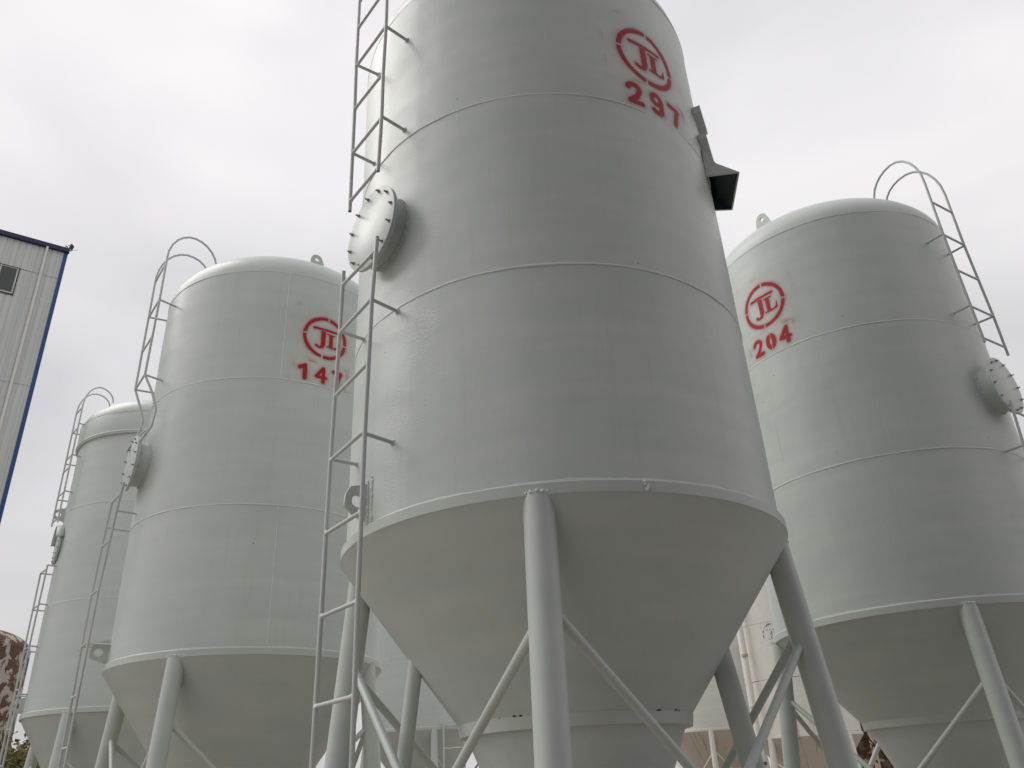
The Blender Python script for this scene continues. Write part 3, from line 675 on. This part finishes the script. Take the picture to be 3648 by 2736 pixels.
rungs_between(lad, loL, loR, [5.22, 4.64, 4.0, 3.38, 2.8, 2.3, 1.8, 1.3], M['tube'], detail=False)
for azw, p in ((fR0, cyl_pt(fR0, 1.575, 7.83)), (fL0, cyl_pt(fL0, 1.6, 7.77)), (fR0, cyl_pt(fR0, 1.575, 7.23)), (fL0, cyl_pt(fL0, 1.6, 7.17)), (fR0, cyl_pt(fR0, 1.575, 6.56)), (fL0, cyl_pt(fL0, 1.6, 6.5)), (-135.8, loR[0]), (-149.5, loL[0]), (-137.5, cyl_pt(-137.5, 1.57, 4.66)), (-149.5, cyl_pt(-149.8, 1.605, 4.62)), (-139, cyl_pt(-139, 1.57, 4.01)), (-150, cyl_pt(-150.2, 1.60, 3.97)), (-140.5, loR[1]), (-150.5, loL[1])): standoff(lad, azw, 1.4388, p, M['tube'], False)
# hatch with a curved rain visor
fm = manhole(f, fi, -145, 5.66, stand=0.035, rn=0.26, rc=0.30, nb=16, blen=0.012)
V, F = [], []
d_ = cyl_pt(-145, 1, 0); t_ = Vector((-d_.y, d_.x, 0)); nn = 18
for s in (1.42, 1.535):
    for j in range(nn):
        th = R(15+150*j/(nn-1)); V.append(d_*s+t_*(math.cos(th)*0.335)+Vector((0, 0, 5.66+math.sin(th)*0.36+(0.02 if s < 1.5 else -0.015))))
for j in range(nn-1): F.append((j, j+1, nn+j+1, nn+j))
vz = mobj('visor', V, F, M['steel'], fm); vz.modifiers.new('s', 'SOLIDIFY').thickness = 0.008
lug(f, fi, -149, [(1.43, 3.27), (1.52, 3.26), (1.60, 3.22), (1.62, 3.14), (1.60, 3.08), (1.50, 3.04), (1.43, 3.03)], ((1.54, 3.15), 0.042), M['steel'])
lug(f, fi, -149, [(1.43, 6.37), (1.52, 6.36), (1.60, 6.32), (1.62, 6.24), (1.60, 6.18), (1.50, 6.14), (1.43, 6.13)], ((1.54, 6.25), 0.042), M['steel'])

# ------------------------------------------------------------------ silos behind
gs, gi = make_silo('silo', (-2.70, 22.1), 1.50, 3.05, [1.5, 1.5, 1.5], 'pale grey silo glimpsed through the gap between silos 147 and 297', GRP, [-75, 15, 105, 195], 0.74, 0.72, seed=51.0, detail=False)
lad = empty('ladder', (0, 0, 0), gs)
gl = [(0.62, -1.52, 3.2), (0.62, -1.52, 0.2)]; gr = [(1.10, -1.34, 3.2), (1.10, -1.34, 0.2)]
for p in (gl, gr): mobj('ladder_rail', *tube(p, 0.022, 8), M['tube'], lad)
rungs_between(lad, gl, gr, [3.05, 2.55, 2.05, 1.55, 1.05, 0.55], M['tube'], 0.018, detail=False)
mobj('bracket', *tube([(0.62, -1.52, 3.1), (0.60, -1.38, 3.1)], 0.018, 8), M['tube'], lad); mobj('bracket', *tube([(1.10, -1.34, 3.1), (0.98, -1.13, 3.1)], 0.018, 8), M['tube'], lad)

cream = dict(shell=M['cream'], cone=M['oldcone'], steel=M['cream'], weld=M['cream'])
hs, hi = make_silo('silo', (6.1, 29.3), 1.50, 3.05, [1.5, 1.5, 1.5], 'cream white silo seen past the right hopper edge of silo 297', GRP, [-104, -14, 76, 166], 0.74, 0.72, seed=61.0, detail=False, mats=cream)
old = dict(shell=M['oldwhite'], cone=M['oldcone'], steel=M['oldwhite'], weld=M['rustline'])
js, ji = make_silo('silo', (7.75, 24.6), 1.44, 2.565, [1.42, 1.52, 1.45], 'old white silo with orange rust runs and faded emblem behind silo 297', GRP, [-60, 30, 120, 210], 0.80, 0.70, seed=71.0, detail=False, mats=old)
emblem(js, 'emblem', 1.447, -123, 5.17, '', -0.5, (-0.2, 0.2), M['faded'], 5, fade=True)

# filling pipe up the side of the old white silo
jp = mobj('filling_pipe', *tube([(-1.52, -0.62, 0.4), (-1.52, -0.62, 3.4), (-1.50, -0.60, 6.6)], 0.075, 12), M['oldwhite'], js)
for z in (1.9, 3.3, 4.7, 6.1): mobj('pipe_clamp', *tube([(-1.52, -0.62, z-0.04), (-1.52, -0.62, z+0.04)], 0.095, 12), M['rustline'], jp)
# ------------------------------------------------------------------ more background
OBJ_BG = True
br = dict(shell=M['brown'], cone=M['brown'], steel=M['rustline'], weld=M['brown'])
ks, ki = make_silo('silo', (11.3, 29.3), 1.45, 2.95, [1.4, 1.4, 1.4], 'rust brown silo low in the gap between silos 297 and 204', GRP, [-110, -20, 70, 160], 0.80, 0.70, seed=81.0, detail=False, mats=br)
pe = dict(shell=M['peeling'], cone=M['peeling'], steel=M['peeling'], weld=M['peeling'])
os_, oi = make_silo('silo', (-13.25, 19.0), 1.50, 1.9, [1.1, 1.1, 1.0], 'old silo with peeling paint over dark rust at the left edge', GRP, [-90, 0, 90, 180], 0.9, 0.60, seed=91.0, detail=False, mats=pe, dome_h=0.55)
ms, mi = make_silo('silo', (-13.2, 26.5), 1.50, 3.30, [1.5, 1.5, 1.2], 'pale grey silo half hidden behind the hopper of the leftmost grey silo', GRP, [-80, 10, 100, 190], 0.74, 0.72, seed=95.0, detail=False)

# ------------------------------------------------------------------ factory building at the left edge
BC = Vector((-17.777, 26.0, 0)); BD = Vector((-0.811, -0.584, 0)).normalized(); BN = Vector((-BD.y, BD.x, 0))
if BN.dot(-BC) < 0: BN = -BN
ZU = Vector((0, 0, 1))
b = empty('factory_building', BC); tag(b, 'grey panelled factory building with blue corner trim at the left edge', 'building')
def bp(a, z, off=0.0): return BD*a+BN*off+ZU*z
BL, BH, BDp = 16.0, 21.9, 14.0
# wall core behind the sheets, other walls and roof slab
core = [bp(0.03, 0, -0.06), bp(BL, 0, -0.06), bp(BL, 0, -BDp), bp(0.03, 0, -BDp)]
mobj('wall_core', core+[p+ZU*(BH-0.02) for p in core], [(0, 1, 5, 4), (1, 2, 6, 5), (2, 3, 7, 6), (3, 0, 4, 7), (4, 5, 6, 7)], M['panel'], b, smooth=False)
def sheet(a0, a1, z0, z1):
    """ribbed steel sheet: ribs every 0.22 m"""
    prof = [(a0, 0.0)]; k = int(round((a1-a0)/0.22))
    for i in range(k):
        x = a0+0.22*i+0.11
        if x+0.05 > a1: break
        prof += [(x-0.034, 0.0), (x-0.022, -0.022), (x+0.022, -0.022), (x+0.034, 0.0)]
    prof.append((a1, 0.0)); V, F = [], []
    for a, o in prof: V += [bp(a, z0, o), bp(a, z1, o)]
    for i in range(len(prof)-1): F.append((2*i, 2*i+2, 2*i+3, 2*i+1))
    return V, F
WA0, WA1, WZ0, WZ1 = 1.42, 3.0, 19.40, 20.65
zj = [0.0, 6.2, 11.0, 15.815, 20.63, 21.9]
a = 0.12; cols = []
while a < BL-0.3:
    a1 = min(a+(0.11 if not cols else 0.88), BL); cols.append((a, a1-0.006)); a = a1
for (a0, a1) in cols:
    for z0, z1 in zip(zj[:-1], zj[1:]):
        z0b, z1b = z0+0.008, z1-0.008
        segs = [(a0, a1, z0b, z1b)]
        if a1 > WA0 and a0 < WA1 and z0b < WZ1 and z1b > WZ0:
            segs = []
            if z0b < WZ0: segs.append((max(a0, a0), a1, z0b, min(z1b, WZ0)))
            if z1b > WZ1+0.02: segs.append((a0, a1, WZ1, z1b))
            zz0, zz1 = max(z0b, WZ0), min(z1b, WZ1)
            if a0 < WA0: segs.append((a0, WA0, zz0, zz1))
            if a1 > WA1: segs.append((WA1, a1, zz0, zz1))
        for s in segs:
            if s[1]-s[0] > 0.02 and s[3]-s[2] > 0.02: mobj('wall_panel', *sheet(*s), M['panel'], b, smooth=False)
def bbox(name, a0, a1, z0, z1, o0, o1, mat, parent=b):
    return mobj(name, *box(bp((a0+a1)/2, (z0+z1)/2, (o0+o1)/2), BD, BN, ZU, abs(a1-a0)/2, abs(o1-o0)/2, abs(z1-z0)/2), mat, parent, smooth=False)
bbox('corner_trim', -0.015, 0.125, 0, 21.87, -0.12, 0.028, M['blue'])
gt = bbox('gutter', -0.05, BL, 21.905, 22.03, -0.02, 0.14, M['navy'])
bbox('roof_edge', -0.03, BL, 22.034, 22.11, -0.3, 0.10, M['navy'])
w = bbox('window', WA0, WA1, WZ0, WZ1, -0.05, 0.034, M['frame_dark'])
bbox('window_frame', WA0+0.045, WA1-0.045, WZ0+0.05, WZ1-0.05, 0.0, 0.042, M['frame_white'], w)
bbox('pane', WA0+0.09, 2.03, WZ0+0.10, WZ1-0.075, 0.0, 0.046, M['glass'], w); bbox('pane', 2.075, WA1-0.09, WZ0+0.10, WZ1-0.075, 0.0, 0.046, M['glass'], w)
dp = mobj('downpipe', *tube([bp(0.733, 21.92, 0.09), bp(0.733, 10, 0.09), bp(0.735, 0.2, 0.09)], 0.05, 14), M['pvc'], b)
for z in (20.69, 19.43, 18.70, 18.28, 16.9, 15.5, 14.1, 12.8): mobj('pipe_coupling', *tube([bp(0.734, z-0.035, 0.09), bp(0.734, z+0.035, 0.09)], 0.057, 14), M['pvc'], dp)
# floodlight on the roof corner
fl = empty('floodlight', BC+bp(0.02, 22.11, -0.05)); tag(fl, 'small black floodlight on the roof corner of the factory building', 'floodlight')
fwd = (BN*0.55-BD*0.75-ZU*0.25).normalized(); sx = fwd.cross(ZU).normalized(); sz = sx.cross(fwd)
mobj('lamp_head', *box(Vector((0, 0, 0.16))-BD*0.10+BN*0.03, sx, fwd, sz, 0.085, 0.03, 0.10), M['black_metal'], fl, smooth=False)
mobj('bracket_arm', *tube([BD*0.20+ZU*0.0, -BD*0.02+ZU*0.25], 0.012, 6), M['black_metal'], fl)
mobj('bracket_arm', *tube([BD*0.13+ZU*0.19, -BD*0.13-ZU*0.05+BN*0.03], 0.014, 6), M['black_metal'], fl)
mobj('bracket_arm', *tube([BD*0.0-ZU*0.06, -BD*0.34+ZU*0.10+BN*0.05], 0.008, 6), M['black_metal'], fl)

# ------------------------------------------------------------------ unseen hall added behind the viewpoint to shade the silo fronts
HX0, HX1, HY0, HY1, HH = -1.9, 13.5, -12.5, -2.7, 17.0
hl = empty('shade_hall', ((HX0+HX1)/2, (HY0+HY1)/2, 0)); tag(hl, 'unseen hall block added behind the viewpoint to shade the silos, outside the picture', 'building')
hx, hy = (HX1-HX0)/2, (HY1-HY0)/2
mobj('wall', *box((0, 0, HH/2), (1, 0, 0), (0, 1, 0), (0, 0, 1), hx, hy, HH/2), M['shade_wall'], hl, smooth=False)
mobj('roof', [(-hx-.2, -hy-.2, HH), (hx+.2, -hy-.2, HH), (hx+.2, 0, HH+1.4), (-hx-.2, 0, HH+1.4), (hx+.2, hy+.2, HH), (-hx-.2, hy+.2, HH)], [(0, 1, 2, 3), (3, 2, 4, 5), (0, 3, 5), (1, 4, 2)], M['navy'], hl, smooth=False)
for i in range(2): mobj("door", *box((-2.6+5.2*i, hy+0.03, 2.2), (1, 0, 0), (0, 1, 0), (0, 0, 1), 1.8, 0.04, 2.2), M['blue'], hl, smooth=False)

# ------------------------------------------------------------------ plants
def bare_tree(xy, h, label, seed, leaf=M['leaf_dark'], leaves=500, spread=0.55, name='bare_tree'):
    rnd = random.Random(seed); root = empty(name, (xy[0], xy[1], 0)); tag(root, label, 'tree', 'scrubby trees behind the silos')
    trunk, tw, tips = [], [], []
    def grow(p, d, ln, r, lev):
        pts = [p]; q = p.copy(); dd = d.copy(); k = 4
        for i in range(k):
            dd = (dd+Vector((rnd.uniform(-.28, .28), rnd.uniform(-.28, .28), rnd.uniform(-.08, .2)))).normalized(); q = q+dd*ln/k; pts.append(q.copy())
        (trunk if lev == 0 else tw).append(tube(pts, [r*(1-0.16*i) for i in range(k+1)], 7 if lev < 2 else 4, cap=False))
        if lev >= 2: tips.extend(pts[1:])
        if lev < 4:
            for c_ in range(rnd.randint(3, 4) if lev else 6):
                b0 = pts[rnd.randint(1 if lev else 2, k)]; nd = (dd+Vector((rnd.uniform(-1, 1), rnd.uniform(-1, 1), rnd.uniform(-.35, .8)))*spread*1.5).normalized()
                grow(b0, nd, ln*rnd.uniform(.5, .75), r*0.52, lev+1)
    grow(Vector((0, 0, 0)), Vector((0, 0, 1)), h*0.45, 0.07, 0)
    mobj('trunk', *merge(trunk), M['bark'], root); cw = mobj('crown', *merge(tw), M['bark'], root)
    V, F = [], []
    for i in range(leaves):
        p = rnd.choice(tips)+Vector((rnd.gauss(0, .1), rnd.gauss(0, .1), rnd.gauss(0, .1))); a = Vector((rnd.gauss(0, 1), rnd.gauss(0, 1), rnd.gauss(0, 1))).normalized(); b_ = a.orthogonal().normalized(); s = rnd.uniform(.02, .045)
        k = len(V); V += [p-a*s, p+b_*s*.5, p+a*s, p-b_*s*.5]; F.append((k, k+1, k+2, k+3))
    if V:
        lf = mobj('foliage', V, F, leaf, root, smooth=False); lf['kind'] = 'stuff'
    return root
bare_tree((10.6, 24.5), 4.6, 'bare twiggy tree behind the left hopper edge of silo 204', 3)
bare_tree((12.2, 26.0), 4.2, 'tangled leafless tree under the hopper of silo 204', 5)
def shrub(xy, h, wd, label, seed):
    rnd = random.Random(seed); root = empty('shrub', (xy[0], xy[1], 0)); tag(root, label, 'shrub')
    stems, V, F = [], [], []
    for i in range(14):
        a = rnd.uniform(0, 6.28); tip = Vector((math.cos(a)*wd*rnd.uniform(.2, .8), math.sin(a)*wd*rnd.uniform(.2, .8), h*rnd.uniform(.6, .95)))
        stems.append(tube([(0, 0, 0), tip*0.5+Vector((rnd.gauss(0, .1), rnd.gauss(0, .1), .1)), tip], [.03, .018, .006], 5))
        for j in range(900):
            p = tip*rnd.uniform(.25, 1.05)+Vector((rnd.gauss(0, .22), rnd.gauss(0, .22), rnd.gauss(0, .2))); a_ = Vector((rnd.gauss(0, 1), rnd.gauss(0, 1), rnd.gauss(.3, 1))).normalized(); b_ = a_.orthogonal().normalized(); s = rnd.uniform(.04, .09)
            k = len(V); V += [p-a_*s, p+b_*s*.45, p+a_*s, p-b_*s*.45]; F.append((k, k+1, k+2, k+3))
    mobj('stem', *merge(stems), M['bark'], root); lf = mobj('foliage', V, F, M['leaf'], root, smooth=False); lf['kind'] = 'stuff'
shrub((-11.6, 19.6), 3.1, 0.9, 'olive green shrub below the old rusty silo at the left edge', 9)
